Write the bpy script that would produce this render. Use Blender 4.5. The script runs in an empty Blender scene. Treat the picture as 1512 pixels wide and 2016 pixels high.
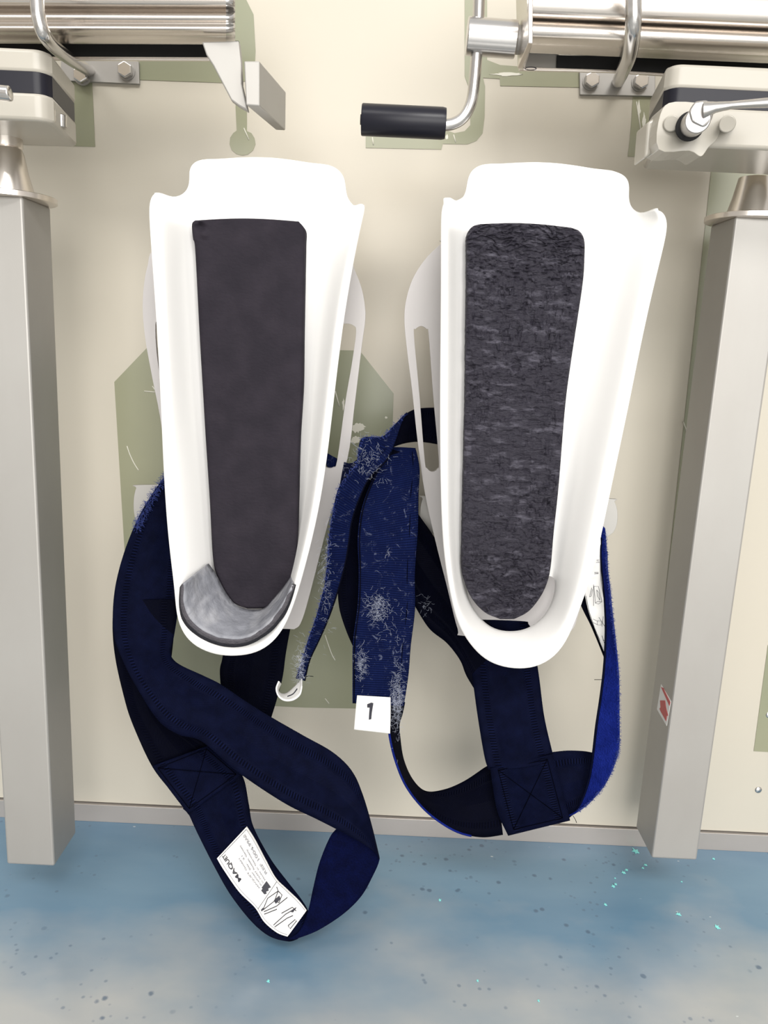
import bpy, bmesh, math, random
from mathutils import Vector, Matrix, noise
random.seed(7)
# ------------------------------------------------------------------ camera, world, lights, exposure
F = 1550.0; PITCH = math.radians(12.0); ROLL = math.radians(2.64)
DW = 0.85                      # camera to wall
CH = 0.577                     # camera height over floor
C = bpy.context.scene.collection
scene = bpy.context.scene
cam_d = bpy.data.cameras.new('camera'); cam = bpy.data.objects.new('camera', cam_d); C.objects.link(cam)
cam_d.sensor_fit = 'VERTICAL'; cam_d.sensor_height = 36.0; cam_d.lens = F/2016*36.0
cam_d.clip_start = 0.02
ORG = Vector((0, -DW, CH))
RM = (Matrix.Rotation(math.radians(90)-PITCH, 4, 'X') @ Matrix.Rotation(ROLL, 4, 'Z'))
cam.matrix_world = Matrix.Translation(ORG) @ RM
scene.camera = cam
R3 = RM.to_3x3()

w = bpy.data.worlds.new('world'); scene.world = w; w.use_nodes = True
nt = w.node_tree; nt.nodes.clear()
wo = nt.nodes.new('ShaderNodeOutputWorld'); bg = nt.nodes.new('ShaderNodeBackground')
tc = nt.nodes.new('ShaderNodeTexCoord'); sep = nt.nodes.new('ShaderNodeSeparateXYZ')
rp = nt.nodes.new('ShaderNodeValToRGB'); mr = nt.nodes.new('ShaderNodeMapRange')
mr.inputs[1].default_value = -1; mr.inputs[2].default_value = 1
nt.links.new(tc.outputs['Generated'], sep.inputs[0]); nt.links.new(sep.outputs[2], mr.inputs[0])
nt.links.new(mr.outputs[0], rp.inputs[0]); nt.links.new(rp.outputs[0], bg.inputs[0]); nt.links.new(bg.outputs[0], wo.inputs[0])
el = rp.color_ramp.elements
el[0].position = 0.0; el[0].color = (0.42, 0.42, 0.42, 1)
el[1].position = 1.0; el[1].color = (0.85, 0.84, 0.82, 1)
for p, c in ((0.40, (0.50, 0.47, 0.42, 1)), (0.50, (0.62, 0.57, 0.50, 1)), (0.57, (0.95, 0.93, 0.90, 1)), (0.63, (0.45, 0.41, 0.37, 1)),
             (0.72, (0.85, 0.82, 0.78, 1)), (0.80, (0.80, 0.78, 0.76, 1))):
    e = el.new(p); e.color = c
bg.inputs[1].default_value = 0.95

def area(name, loc, target, sx, sy, power, col=(1, 0.98, 0.95)):
    l = bpy.data.lights.new(name, 'AREA'); l.shape = 'RECTANGLE'; l.size = sx; l.size_y = sy; l.energy = power; l.color = col
    o = bpy.data.objects.new(name, l); C.objects.link(o); o.location = loc
    o.rotation_euler = (Vector(target)-Vector(loc)).to_track_quat('-Z', 'Y').to_euler()
    return o
area('ceiling_lamp_light', (0.40, -2.3, 2.5), (0, -0.2, 0.3), 1.2, 0.6, 50)
area('ceiling_lamp_light', (-1.1, -1.7, 2.5), (0.0, -0.1, 0.3), 1.2, 0.5, 14)
area('added_front_fill', (0.45, -3.3, 1.0), (0.1, 0, 0.35), 3.0, 1.7, 92, (1, 0.985, 0.96))  # soft frontal fill added behind the camera, no window there
vs = scene.view_settings
vs.view_transform = 'Standard'; vs.look = 'None'; vs.gamma = 1.0; vs.use_curve_mapping = False
vs.exposure = 0.03

# ------------------------------------------------------------------ helpers
def ray(px, py):
    return R3 @ Vector(((px-756)/F, -(py-1008)/F, -1))
def U(px, py, d):              # point seen there on the plane at distance d in front of the camera (parallel to the wall)
    v = ray(px, py); return ORG + v*(d/v.y)
def UX(px, py, X):
    v = ray(px, py); return ORG + v*((X-ORG.x)/v.x)
def cat(P, n=6, closed=False):
    P = [tuple(map(float, p)) for p in P]; out = []
    m = len(P); rng = range(m if closed else m-1)
    for i in rng:
        g = lambda k: P[k % m] if closed else P[max(0, min(m-1, k))]
        a, b, c, d = g(i-1), g(i), g(i+1), g(i+2)
        for k in range(n):
            t = k/n
            out.append(tuple(0.5*((2*b[j])+(-a[j]+c[j])*t+(2*a[j]-5*b[j]+4*c[j]-d[j])*t*t+(-a[j]+3*b[j]-3*c[j]+d[j])*t**3) for j in range(len(b))))
    if not closed: out.append(P[-1])
    return out
def obj(name, bm, m, parent=None, smooth=False):
    me = bpy.data.meshes.new(name); bm.normal_update(); bm.to_mesh(me); bm.free()
    o = bpy.data.objects.new(name, me); C.objects.link(o)
    if m: me.materials.append(m)
    if smooth:
        for p in me.polygons: p.use_smooth = True
    if parent: o.parent = parent; o.matrix_parent_inverse = parent.matrix_world.inverted()
    return o
def bevel(o, wd=0.001, seg=2, ang=35):
    m = o.modifiers.new('bevel', 'BEVEL'); m.width = wd; m.segments = seg; m.limit_method = 'ANGLE'; m.angle_limit = math.radians(ang); return o
def solid(o, t, off=0.0):
    m = o.modifiers.new('solid', 'SOLIDIFY'); m.thickness = t; m.offset = off; return o
def thing(name, label, cat_, loc, group=None):
    o = bpy.data.objects.new(name, None); C.objects.link(o); o.empty_display_size = 0.02
    o.location = loc; o['label'] = label; o['category'] = cat_
    if group: o['group'] = group
    o.matrix_world = Matrix.Translation(Vector(loc))
    return o
def plate(name, outer, d, t, m, parent=None, holes=(), mapper=None, dirn=Vector((0, 1, 0))):
    """flat plate with the given outline at distance d, thickness t going away from the viewer"""
    mp = mapper or (lambda p: U(p[0], p[1], d))
    bm = bmesh.new(); edges = []
    for loop in [outer]+list(holes):
        vsl = [bm.verts.new(mp(p)) for p in loop]
        for i in range(len(vsl)): edges.append(bm.edges.new((vsl[i], vsl[(i+1) % len(vsl)])))
    bmesh.ops.triangle_fill(bm, use_beauty=True, use_dissolve=False, edges=edges)
    if not bm.faces: print('NO FACES', name)
    r = bmesh.ops.extrude_face_region(bm, geom=bm.faces[:])
    bmesh.ops.translate(bm, vec=dirn*t, verts=[v for v in r['geom'] if isinstance(v, bmesh.types.BMVert)])
    bmesh.ops.recalc_face_normals(bm, faces=bm.faces[:])
    return obj(name, bm, m, parent)
def box(name, x0, x1, y0, y1, z0, z1, m, parent=None, bv=0.0):
    bm = bmesh.new()
    v = [bm.verts.new((x, y, z)) for x in (x0, x1) for y in (y0, y1) for z in (z0, z1)]
    for f in ((0,1,3,2),(4,6,7,5),(0,4,5,1),(2,3,7,6),(0,2,6,4),(1,5,7,3)): bm.faces.new([v[i] for i in f])
    bmesh.ops.recalc_face_normals(bm, faces=bm.faces[:])
    o = obj(name, bm, m, parent)
    if bv: bevel(o, bv)
    return o
def loft_bm(secs, caps=True, closed=True):
    bm = bmesh.new(); rows = [[bm.verts.new(p) for p in s] for s in secs]
    n = len(rows[0])
    for a, b in zip(rows, rows[1:]):
        for i in range(n if closed else n-1):
            j = (i+1) % n; bm.faces.new((a[i], a[j], b[j], b[i]))
    if caps:
        bm.faces.new(rows[0]); bm.faces.new(rows[-1][::-1])
    bmesh.ops.recalc_face_normals(bm, faces=bm.faces[:])
    return bm
def tube(name, pts, r, m, parent=None, n=20, sm=6, cap=True):
    pts = [Vector(p) for p in (cat([tuple(p) for p in pts], sm) if len(pts) > 2 and sm > 1 else pts)]
    rs = r if isinstance(r, (list, tuple)) else [r]*len(pts)
    secs = []; up = None
    for i, p in enumerate(pts):
        t = (pts[min(i+1, len(pts)-1)]-pts[max(i-1, 0)]).normalized()
        if up is None: up = t.orthogonal().normalized()
        up = (up - t*up.dot(t)).normalized(); s = t.cross(up)
        secs.append([p + (up*math.cos(a)+s*math.sin(a))*rs[i] for a in [2*math.pi*k/n for k in range(n)]])
    return obj(name, loft_bm(secs, caps=cap), m, parent, smooth=True)
def autosm(o, a=40):
    for p in o.data.polygons: p.use_smooth = True
    bm = bmesh.new(); bm.from_mesh(o.data)
    for e in bm.edges:
        if len(e.link_faces) == 2 and e.calc_face_angle(0) > math.radians(a): e.smooth = False
    bm.to_mesh(o.data); bm.free(); return o
def cyl(name, a, b, r, m, parent=None, n=32, r2=None, bv=0.0008):
    o = tube(name, [a, b], [r, r2 if r2 is not None else r], m, parent, n=n, sm=1); autosm(o)
    if bv: bevel(o, bv)
    return o
def lathe(name, c, prof, m, parent=None, n=48):
    secs = [[Vector((c[0]+r*math.cos(2*math.pi*k/n), c[1]+r*math.sin(2*math.pi*k/n), z)) for k in range(n)] for r, z in prof]
    return autosm(obj(name, loft_bm(secs), m, parent))

# ------------------------------------------------------------------ materials
def mat(name, col, rough=0.5, metal=0.0, bump=None, spec=None, mottle=None, sheen=0, coat=0):
    m = bpy.data.materials.new(name); m.use_nodes = True; n = m.node_tree; b = n.nodes['Principled BSDF']
    b.inputs['Base Color'].default_value = (*col, 1); b.inputs['Roughness'].default_value = rough; b.inputs['Metallic'].default_value = metal
    if spec is not None: b.inputs['Specular IOR Level'].default_value = spec
    if sheen: b.inputs['Sheen Weight'].default_value = sheen
    if coat: b.inputs['Coat Weight'].default_value = coat; b.inputs['Coat Roughness'].default_value = 0.1
    t = n.nodes.new('ShaderNodeTexCoord')
    if mottle:   # (scale, other colour, lo, hi, stretch)
        sc, c2, lo, hi, st = mottle
        mp = n.nodes.new('ShaderNodeMapping'); mp.inputs['Scale'].default_value = st
        nz = n.nodes.new('ShaderNodeTexNoise'); nz.inputs['Scale'].default_value = sc; nz.inputs['Detail'].default_value = 6
        r = n.nodes.new('ShaderNodeValToRGB'); r.color_ramp.elements[0].position = lo; r.color_ramp.elements[1].position = hi
        r.color_ramp.elements[0].color = (*col, 1); r.color_ramp.elements[1].color = (*c2, 1)
        n.links.new(t.outputs['Object'], mp.inputs[0]); n.links.new(mp.outputs[0], nz.inputs['Vector'])
        n.links.new(nz.outputs['Fac'], r.inputs[0]); n.links.new(r.outputs[0], b.inputs['Base Color'])
    if bump:     # (scale, strength, distance, stretch)
        sc, s, dist, st = bump
        mp = n.nodes.new('ShaderNodeMapping'); mp.inputs['Scale'].default_value = st
        nz = n.nodes.new('ShaderNodeTexNoise'); nz.inputs['Scale'].default_value = sc; nz.inputs['Detail'].default_value = 5
        bp = n.nodes.new('ShaderNodeBump'); bp.inputs['Strength'].default_value = s; bp.inputs['Distance'].default_value = dist
        n.links.new(t.outputs['Object'], mp.inputs[0]); n.links.new(mp.outputs[0], nz.inputs['Vector'])
        n.links.new(nz.outputs['Fac'], bp.inputs['Height']); n.links.new(bp.outputs[0], b.inputs['Normal'])
    return m
O1 = (1, 1, 1)
M = {}
M['wall'] = mat('cream_laminate', (0.52, 0.48, 0.405), 0.27, spec=0.22, mottle=(2.2, (0.49, 0.46, 0.39), 0.4, 0.65, O1), bump=(3, 0.08, 0.01, O1))
M['green'] = mat('olive_paint', (0.235, 0.245, 0.165), 0.28, spec=0.5, mottle=(3, (0.27, 0.27, 0.18), 0.4, 0.6, O1))
M['scratch'] = mat('bare_scratch', (0.62, 0.60, 0.52), 0.5)
M['steel'] = mat('polished_steel', (0.74, 0.69, 0.64), 0.27, 1.0, bump=(60, 0.05, 0.002, (0.05, 1, 1)))
M['chrome'] = mat('chrome', (0.60, 0.585, 0.57), 0.22, 1.0)
M['brushed'] = mat('brushed_steel', (0.385, 0.375, 0.355), 0.46, 0.45, bump=(120, 0.06, 0.001, (1, 1, 0.03)), mottle=(6, (0.33, 0.315, 0.295), 0.35, 0.7, (1, 1, 0.5)))
M['kick'] = mat('dull_steel_strip', (0.47, 0.43, 0.40), 0.42, 0.5, mottle=(14, (0.42, 0.385, 0.355), 0.35, 0.7, (0.3, 1, 1)), bump=(40, 0.1, 0.002, (0.1, 1, 1)))
M['dark'] = mat('black_plastic', (0.008, 0.008, 0.014), 0.34, spec=0.3)
M['gap'] = mat('black_void', (0.004, 0.004, 0.005), 0.7)
M['clamp'] = mat('cream_enamel', (0.40, 0.375, 0.325), 0.3, coat=0.1, bump=(25, 0.06, 0.003, O1))
M['shell'] = mat('white_plastic', (0.92, 0.91, 0.89), 0.30)
M['grey'] = mat('light_grey_plastic', (0.42, 0.40, 0.395), 0.38)
M['foam'] = mat('charcoal_foam', (0.0185, 0.016, 0.0215), 0.7, spec=0.08, bump=(260, 0.45, 0.0012, (1, 1, 1.6)), mottle=(40, (0.026, 0.022, 0.029), 0.4, 0.75, O1))
M['worn'] = mat('worn_foam', (0.020, 0.018, 0.027), 0.6, spec=0.25, bump=(190, 1.0, 0.005, (0.5, 1, 1.5)), mottle=(130, (0.095, 0.090, 0.115), 0.54, 0.80, (0.45, 1, 1.5)))
M['leather'] = mat('grey_leather', (0.20, 0.205, 0.23), 0.5, bump=(60, 0.8, 0.004, O1), mottle=(45, (0.36, 0.36, 0.38), 0.45, 0.75, O1))
M['felt'] = mat('black_felt', (0.012, 0.012, 0.018), 0.95, bump=(400, 1.0, 0.003, O1))
M['edgefoam'] = mat('cut_foam_edge', (0.07, 0.065, 0.075), 0.9, bump=(300, 1.0, 0.002, O1))
M['tag'] = mat('white_label_cloth', (0.74, 0.73, 0.71), 0.75, bump=(80, 0.2, 0.002, O1))
M['ink'] = mat('black_ink', (0.02, 0.02, 0.03), 0.7)
M['inkgrey'] = mat('grey_ink', (0.30, 0.30, 0.32), 0.7)
M['red'] = mat('red_print', (0.42, 0.035, 0.04), 0.4)
M['satin'] = mat('satin_chrome', (0.50, 0.485, 0.47), 0.36, 1.0)
M['lint'] = mat('white_lint', (0.40, 0.43, 0.52), 0.9)
M['thread'] = mat('navy_thread', (0.0006, 0.0006, 0.002), 0.8, spec=0.02)
M['fuzz'] = mat('blue_fibre', (0.015, 0.03, 0.16), 0.8)

def webbing(name, base, hi, mode):
    m = bpy.data.materials.new(name); m.use_nodes = True; n = m.node_tree; N = n.nodes; L = n.links; b = N['Principled BSDF']
    b.inputs['Roughness'].default_value = 0.62 if mode != 'loop' else 0.85
    b.inputs['Specular IOR Level'].default_value = 0.035 if mode != 'loop' else 0.05
    uv = N.new('ShaderNodeUVMap'); uv.uv_map = 'UVMap'; s = N.new('ShaderNodeSeparateXYZ'); L.new(uv.outputs[0], s.inputs[0])
    def ma(op, a, c=None, d=None):
        q = N.new('ShaderNodeMath'); q.operation = op
        for i, v in enumerate((a, c, d)):
            if v is None: continue
            if isinstance(v, (int, float)): q.inputs[i].default_value = v
            else: L.new(v, q.inputs[i])
        return q.outputs[0]
    u, v = s.outputs[0], s.outputs[1]
    tc = N.new('ShaderNodeTexCoord'); nz = N.new('ShaderNodeTexNoise'); nz.inputs['Scale'].default_value = 90; nz.inputs['Detail'].default_value = 4
    L.new(tc.outputs['Object'], nz.inputs['Vector'])
    if mode == 'web':
        dv = ma('ABSOLUTE', ma('SUBTRACT', v, 0.5))                    # 0 centre .. 0.5 edge
        tri = ma('ABSOLUTE', ma('SUBTRACT', ma('FRACT', ma('MULTIPLY', v, 2.0)), 0.5))
        her = ma('SINE', ma('MULTIPLY', ma('ADD', u, ma('MULTIPLY', tri, 0.05)), 2*math.pi/0.0021))
        rib = ma('SINE', ma('MULTIPLY', u, 2*math.pi/0.0026))
        inband = ma('LESS_THAN', ma('ABSOLUTE', ma('SUBTRACT', dv, 0.33)), 0.045)
        h = ma('ADD', ma('MULTIPLY', her, 0.35), ma('MULTIPLY', ma('MULTIPLY', rib, inband), 1.0))
    elif mode == 'hook':
        h = ma('ADD', ma('MULTIPLY', ma('SINE', ma('MULTIPLY', u, 2*math.pi/0.0022)), 0.8), ma('MULTIPLY', ma('SINE', ma('MULTIPLY', v, 2*math.pi/0.028)), 0.5))
    else:
        nz2 = N.new('ShaderNodeTexNoise'); nz2.inputs['Scale'].default_value = 600; L.new(tc.outputs['Object'], nz2.inputs['Vector'])
        h = ma('MULTIPLY', nz2.outputs['Fac'], 3.0)
    mx = N.new('ShaderNodeMix'); mx.data_type = 'RGBA'
    mx.inputs[6].default_value = (*base, 1); mx.inputs[7].default_value = (*hi, 1)
    L.new(ma('MULTIPLY', ma('ADD', ma('MULTIPLY', h, 0.4), 0.3), nz.outputs['Fac']), mx.inputs[0])
    outc = mx.outputs[2]
    if mode == 'hook':
        n3 = N.new('ShaderNodeTexNoise'); n3.inputs['Scale'].default_value = 75; n3.inputs['Detail'].default_value = 10; n3.inputs['Roughness'].default_value = 0.8; n3.inputs['Distortion'].default_value = 2.5
        L.new(tc.outputs['Object'], n3.inputs['Vector'])
        rr = N.new('ShaderNodeValToRGB'); rr.color_ramp.elements[0].position = 0.57; rr.color_ramp.elements[1].position = 0.72
        rr.color_ramp.elements[0].color = (0, 0, 0, 1); rr.color_ramp.elements[1].color = (0.5, 0.5, 0.5, 1); L.new(n3.outputs['Fac'], rr.inputs[0])
        m2 = N.new('ShaderNodeMix'); m2.data_type = 'RGBA'; L.new(rr.outputs[0], m2.inputs[0]); L.new(outc, m2.inputs[6]); m2.inputs[7].default_value = (0.32, 0.36, 0.50, 1)
        outc = m2.outputs[2]
    L.new(outc, b.inputs['Base Color'])
    bp = N.new('ShaderNodeBump'); bp.inputs['Strength'].default_value = 0.6; bp.inputs['Distance'].default_value = 0.0006
    L.new(h, bp.inputs['Height']); L.new(bp.outputs[0], b.inputs['Normal'])
    return m
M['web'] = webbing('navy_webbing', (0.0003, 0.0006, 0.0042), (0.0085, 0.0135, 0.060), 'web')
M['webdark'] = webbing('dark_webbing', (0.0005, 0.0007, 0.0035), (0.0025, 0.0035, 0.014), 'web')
M['hook'] = webbing('navy_hook_fastener', (0.002, 0.004, 0.024), (0.009, 0.019, 0.095), 'hook')
M['loop'] = webbing('blue_loop_velvet', (0.0015, 0.005, 0.060), (0.009, 0.020, 0.20), 'loop')
M['loopdark'] = webbing('navy_loop_velvet', (0.0004, 0.0008, 0.007), (0.0015, 0.0035, 0.033), 'loop')

def floor_mat():
    m = bpy.data.materials.new('blue_vinyl'); m.use_nodes = True; n = m.node_tree; N = n.nodes; L = n.links; b = N['Principled BSDF']
    b.inputs['Roughness'].default_value = 0.22; b.inputs['Specular IOR Level'].default_value = 0.7
    tc = N.new('ShaderNodeTexCoord')
    def nz(sc, det=4, st=(1, 1, 1)):
        mp = N.new('ShaderNodeMapping'); mp.inputs['Scale'].default_value = st; L.new(tc.outputs['Object'], mp.inputs[0])
        q = N.new('ShaderNodeTexNoise'); q.inputs['Scale'].default_value = sc; q.inputs['Detail'].default_value = det; L.new(mp.outputs[0], q.inputs['Vector']); return q.outputs['Fac']
    def ramp(i, lo, hi, c0, c1):
        r = N.new('ShaderNodeValToRGB'); r.color_ramp.elements[0].position = lo; r.color_ramp.elements[1].position = hi
        r.color_ramp.elements[0].color = (*c0, 1); r.color_ramp.elements[1].color = (*c1, 1); L.new(i, r.inputs[0]); return r.outputs[0]
    base = ramp(nz(5, 6, (0.5, 1.4, 1)), 0.32, 0.72, (0.082, 0.172, 0.270), (0.165, 0.27, 0.36))
    def mixc(f, a, c):
        x = N.new('ShaderNodeMix'); x.data_type = 'RGBA'; L.new(f, x.inputs[0]); L.new(a, x.inputs[6]); x.inputs[7].default_value = (*c, 1); return x.outputs[2]
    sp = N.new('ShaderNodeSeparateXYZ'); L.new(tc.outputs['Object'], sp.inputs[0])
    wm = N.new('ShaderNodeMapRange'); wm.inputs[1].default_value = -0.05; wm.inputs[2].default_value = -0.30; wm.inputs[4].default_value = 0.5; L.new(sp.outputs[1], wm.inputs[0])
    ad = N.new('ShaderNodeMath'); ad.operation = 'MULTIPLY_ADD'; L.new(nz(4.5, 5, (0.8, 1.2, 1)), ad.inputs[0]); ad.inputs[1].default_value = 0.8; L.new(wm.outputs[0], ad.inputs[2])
    c = mixc(ramp(ad.outputs[0], 0.58, 0.86, (0, 0, 0), (0.9, 0.9, 0.9)), base, (0.40, 0.40, 0.385))     # pale floor reflection put into the colour, greyer towards the viewer
    def specks(sc, size, col, gs, lo, st=(1, 1, 1), a=0.9):
        mp = N.new('ShaderNodeMapping'); mp.inputs['Scale'].default_value = st; L.new(tc.outputs['Object'], mp.inputs[0])
        q = N.new('ShaderNodeTexNoise'); q.inputs['Scale'].default_value = 140; L.new(tc.outputs['Object'], q.inputs['Vector'])
        vo = N.new('ShaderNodeTexVoronoi'); vo.inputs['Scale'].default_value = sc; L.new(mp.outputs[0], vo.inputs['Vector'])
        x = N.new('ShaderNodeMath'); x.operation = 'MULTIPLY_ADD'; L.new(q.outputs['Fac'], x.inputs[0]); x.inputs[1].default_value = 0.16; L.new(vo.outputs['Distance'], x.inputs[2])
        k = ramp(x.outputs[0], 0.08+size*0.6, 0.08+size*1.25, (a, a, a), (0, 0, 0)); g = ramp(nz(gs, 2), lo, lo+0.05, (0, 0, 0), (1, 1, 1))
        y = N.new('ShaderNodeMath'); y.operation = 'MULTIPLY'; L.new(k, y.inputs[0]); L.new(g, y.inputs[1]); return y.outputs[0]
    c = mixc(specks(48, 0.13, 0, 6, 0.50, a=0.75), c, (0.06, 0.10, 0.16))
    c = mixc(specks(90, 0.16, 0, 11, 0.52, a=0.5), c, (0.08, 0.12, 0.18))
    c = mixc(specks(30, 0.045, 0, 8, 0.53, (1, 2, 1), a=0.8), c, (0.62, 0.66, 0.66))
    L.new(c, b.inputs['Base Color'])
    return m
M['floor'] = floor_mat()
M['chip'] = mat('turquoise_fleck', (0.25, 0.75, 0.72), 0.5)

# ------------------------------------------------------------------ the setting
def struct(o): o['kind'] = 'structure'; return o
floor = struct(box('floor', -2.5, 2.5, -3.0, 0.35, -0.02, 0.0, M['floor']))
zt = U(771, 1607, DW).z; zb = U(771, 1643, DW).z
wall = struct(box('wall_back', -2.0, 2.0, 0.0, 0.03, zt+0.001, 1.9, M['wall']))
base = struct(box('baseboard_back', -2.0, 2.0, -0.0035, 0.0295, 0.0, zt-0.0006, M['kick'], bv=0.0004))
gapm = struct(box('trim_1', -2.0, 2.0, 0.004, 0.0285, zt-0.002, zt+0.002, M['gap']))

def rnd(cx, cy, r, n=32): return [(cx+r*math.cos(2*math.pi*k/n), cy+r*math.sin(2*math.pi*k/n)) for k in range(n)]
def sil(outer): return plate('painted_silhouette', outer, DW-0.0006, 0.0006, M['green'], wall)
sil([(100, 150), (181, 158), (187, 289), (35, 284), (-60, 280), (-60, 150)])
sil([(270, 110), (440, 118), (440, 163), (275, 157)])
sil([(380, -40), (484, -40), (485, 0), (499, 28), (503, 100), (500, 160), (470, 160), (400, 40)])
sil([(463, 190), (486, 190), (486, 258), (495, 262), (501, 272), (503, 284), (498, 296), (488, 304), (477, 306), (465, 303), (456, 295), (452, 284), (453, 271), (459, 262), (466, 257)])
sil([(915, -30), (959, -30), (959, 118), (985, 128), (1148, 140), (1148, 172), (985, 169), (984, 155), (951, 153)] +
    [(955, 170), (954, 230), (950, 262), (938, 277), (920, 284), (872, 283), (869, 294), (720, 291), (720, 250), (860, 250), (895, 262), (915, 258), (926, 246), (926, 180), (915, 150)])
sil([(1246, 187), (1300, 187), (1300, 310), (1236, 308), (1240, 275), (1243, 240)])
sil([(1403, 311), (1530, 311), (1505, 420), (1360, 1600), (1264, 1600)])
sil([(290, 684), (708, 690), (775, 775), (766, 1060), (752, 1340), (703, 1395), (600, 1393), (330, 1380), (262, 1320), (244, 1065), (225, 752)])
sil([(1512, 1270), (1600, 1270), (1580, 1484), (1484, 1479)])
for s in ([(250, 878), (256, 895), (264, 912), (273, 926)], [(284, 770), (308, 772)], [(300, 760), (307, 770)], [(640, 1250), (652, 1285), (660, 1300)], [(585, 1290), (600, 1315)],
          [(640, 1375), (648, 1385)], [(480, 252), (490, 275)], [(660, 770), (668, 800)], [(1345, 830), (1352, 850)], [(733, 270), (735, 285)], [(893, 265), (897, 280)], [(1253, 200), (1262, 260)], [(1330, 1330), (1280, 1560)]):
    pts = [U(x, y, DW-0.0008) for x, y in s]
    tube('paint_scratch', pts, 0.0006, M['scratch'], wall, n=6, sm=4)
def blob(cx, cy, rx, ry, n=26, j=0.35): return [(cx+rx*(1+random.uniform(-j, j))*math.cos(2*math.pi*k/n), cy+ry*(1+random.uniform(-j, j))*math.sin(2*math.pi*k/n)) for k in range(n)]
for b_ in ((704, 842, 13, 9), (700, 866, 11, 6), (760, 822, 3, 2), (676, 796, 2, 10), (1258, 215, 3, 14), (1268, 240, 3, 16), (1000, 146, 30, 3), (880, 270, 3, 5)):
    plate('bare_patch', blob(*b_), DW-0.0010, 0.0007, M['scratch'], wall)
for x, y in ((1493, 1555), (1514, 1407)):
    p = U(x, y, DW); bm = bmesh.new(); bmesh.ops.create_uvsphere(bm, u_segments=20, v_segments=12, radius=0.0042)
    for v in bm.verts: v.co.y *= 0.45
    bmesh.ops.translate(bm, vec=p, verts=bm.verts[:]); obj('rivet', bm, M['chrome'], wall, smooth=True)
def UF(x, y, z=0.0004):
    v = ray(x, y); return ORG + v*((z-ORG.z)/v.z)
fl = [(1251, 1676, 8), (1271, 1703, 4), (1266, 1709, 2.5), (1228, 1718, 4), (1234, 1713, 3), (1208, 1745, 4), (1212, 1741, 3), (1192, 1781, 3), (1211, 1729, 2), (1405, 1691, 3), (1336, 1800, 4), (1412, 1825, 5),
      (1342, 1736, 2), (866, 1772, 3), (528, 1932, 3), (1060, 1970, 2), (940, 1931, 2)]
for x, y, r in fl:
    c = UF(x, y); bm = bmesh.new(); vv = []
    for k in range(10):
        rr = r*0.00058*(1.0 if k % 2 else 0.5)*random.uniform(0.7, 1.3)
        vv.append(bm.verts.new((c.x+rr*math.cos(k*math.pi/5), c.y+rr*1.3*math.sin(k*math.pi/5), 0.0003)))
    bm.faces.new(vv); r_ = bmesh.ops.extrude_face_region(bm, geom=bm.faces[:])
    bmesh.ops.translate(bm, vec=(0, 0, 0.0004), verts=[q for q in r_['geom'] if isinstance(q, bmesh.types.BMVert)])
    obj('paint_fleck', bm, M['chip'], floor)

# ------------------------------------------------------------------ steel bars on top
def section(ylist, x, slope, dd, xref):
    return [U(x, y+slope*(x-xref), d+dd) for y, d in ylist]
def dense(yl): return cat(yl, 4)
# left bar
BL = thing('steel_side_rail', 'thick polished steel rail at top left ending in a tapered plate and flat block', 'rail', U(230, 60, 0.70))
prof = dense([(-70, 0.73), (-70, 0.69), (-40, 0.66), (-5, 0.655), (10, 0.657), (19, 0.665)])+dense([(23, 0.667), (26, 0.662), (36, 0.660), (45, 0.664)])+dense([(48, 0.664), (57, 0.662), (66, 0.668), (71, 0.678)])+[(75, 0.680), (80, 0.684), (87, 0.690), (88, 0.735)]
yB = 0.003
secs = [section(prof, x, yB, (445-x)/445*0.020, 445) for x in (-60, 445)]
o = obj('rail_body', loft_bm(secs), M['steel'], BL); autosm(o, 30)
# rounded welded end
secE = [section(prof, 445, yB, 0, 445), section([(y*0.99+0.3, d+0.001) for y, d in prof], 456, yB, 0, 445), section([(y*0.97+1, d+0.004) for y, d in prof], 463, yB, 0, 445)]
autosm(obj('rail_end_cap', loft_bm(secE), M['chrome'], BL), 50)
def slab(name, q, d0, d1, m, parent, bv=0.0005):   # q: front outline ; straight back extrusion in world
    return bevel(plate(name, q, d0, d1-d0, m, parent), bv)
slab('black_channel', [(-40, 76), (470, 80), (470, 113), (-40, 112)], 0.7365, 0.741, M['gap'], BL)
slab('rail_lip', [(-40, 110), (412, 112), (416, 119), (-40, 117)], 0.733, 0.736, M['steel'], BL)
slab('tapered_plate', [(397, 82), (470, 80), (475, 125), (476, 165), (484, 200), (488, 218), (470, 208), (455, 197), (420, 130), (406, 108)], 0.672, 0.680, M['brushed'], BL, 0.001)
A = [U(480, 120, .655), U(511, 120, .655), U(511, 209, .655), U(484, 207, .655)]
B = [U(528, 180, .745), U(563, 181, .745), U(562, 257, .745), U(543, 256, .745)]
bevel(obj('end_block', loft_bm([A, B]), M['brushed'], BL), 0.001)
# right bar
BR = thing('crank_rail', 'thick polished steel rail at top right with a square end plate and crank', 'rail', U(1300, 60, 0.70))
prof = dense([(-75, 0.74), (-75, 0.69), (-45, 0.66), (-10, 0.652), (15, 0.653), (30, 0.658), (38, 0.666)])+dense([(40, 0.668), (43, 0.664), (56, 0.661), (68, 0.663), (76, 0.668), (84, 0.677), (88, 0.684)])+[(90, 0.688), (104, 0.700), (105, 0.74)]
secs = [section(prof, x, 0.044, 0, 1049) for x in (1038, 1580)]
autosm(obj('rail_body', loft_bm(secs), M['steel'], BR), 30)
sl = 0.044
slab('bottom_flange', [(1030, 88), (1100, 91), (1100, 108), (1580, 128), (1580, 134), (1100, 134), (1030, 131)], 0.7405, 0.7435, M['brushed'], BR)
slab('black_channel', [(1097, 108), (1580, 118), (1580, 158), (1096, 133)], 0.7375, 0.7400, M['gap'], BR)
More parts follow.
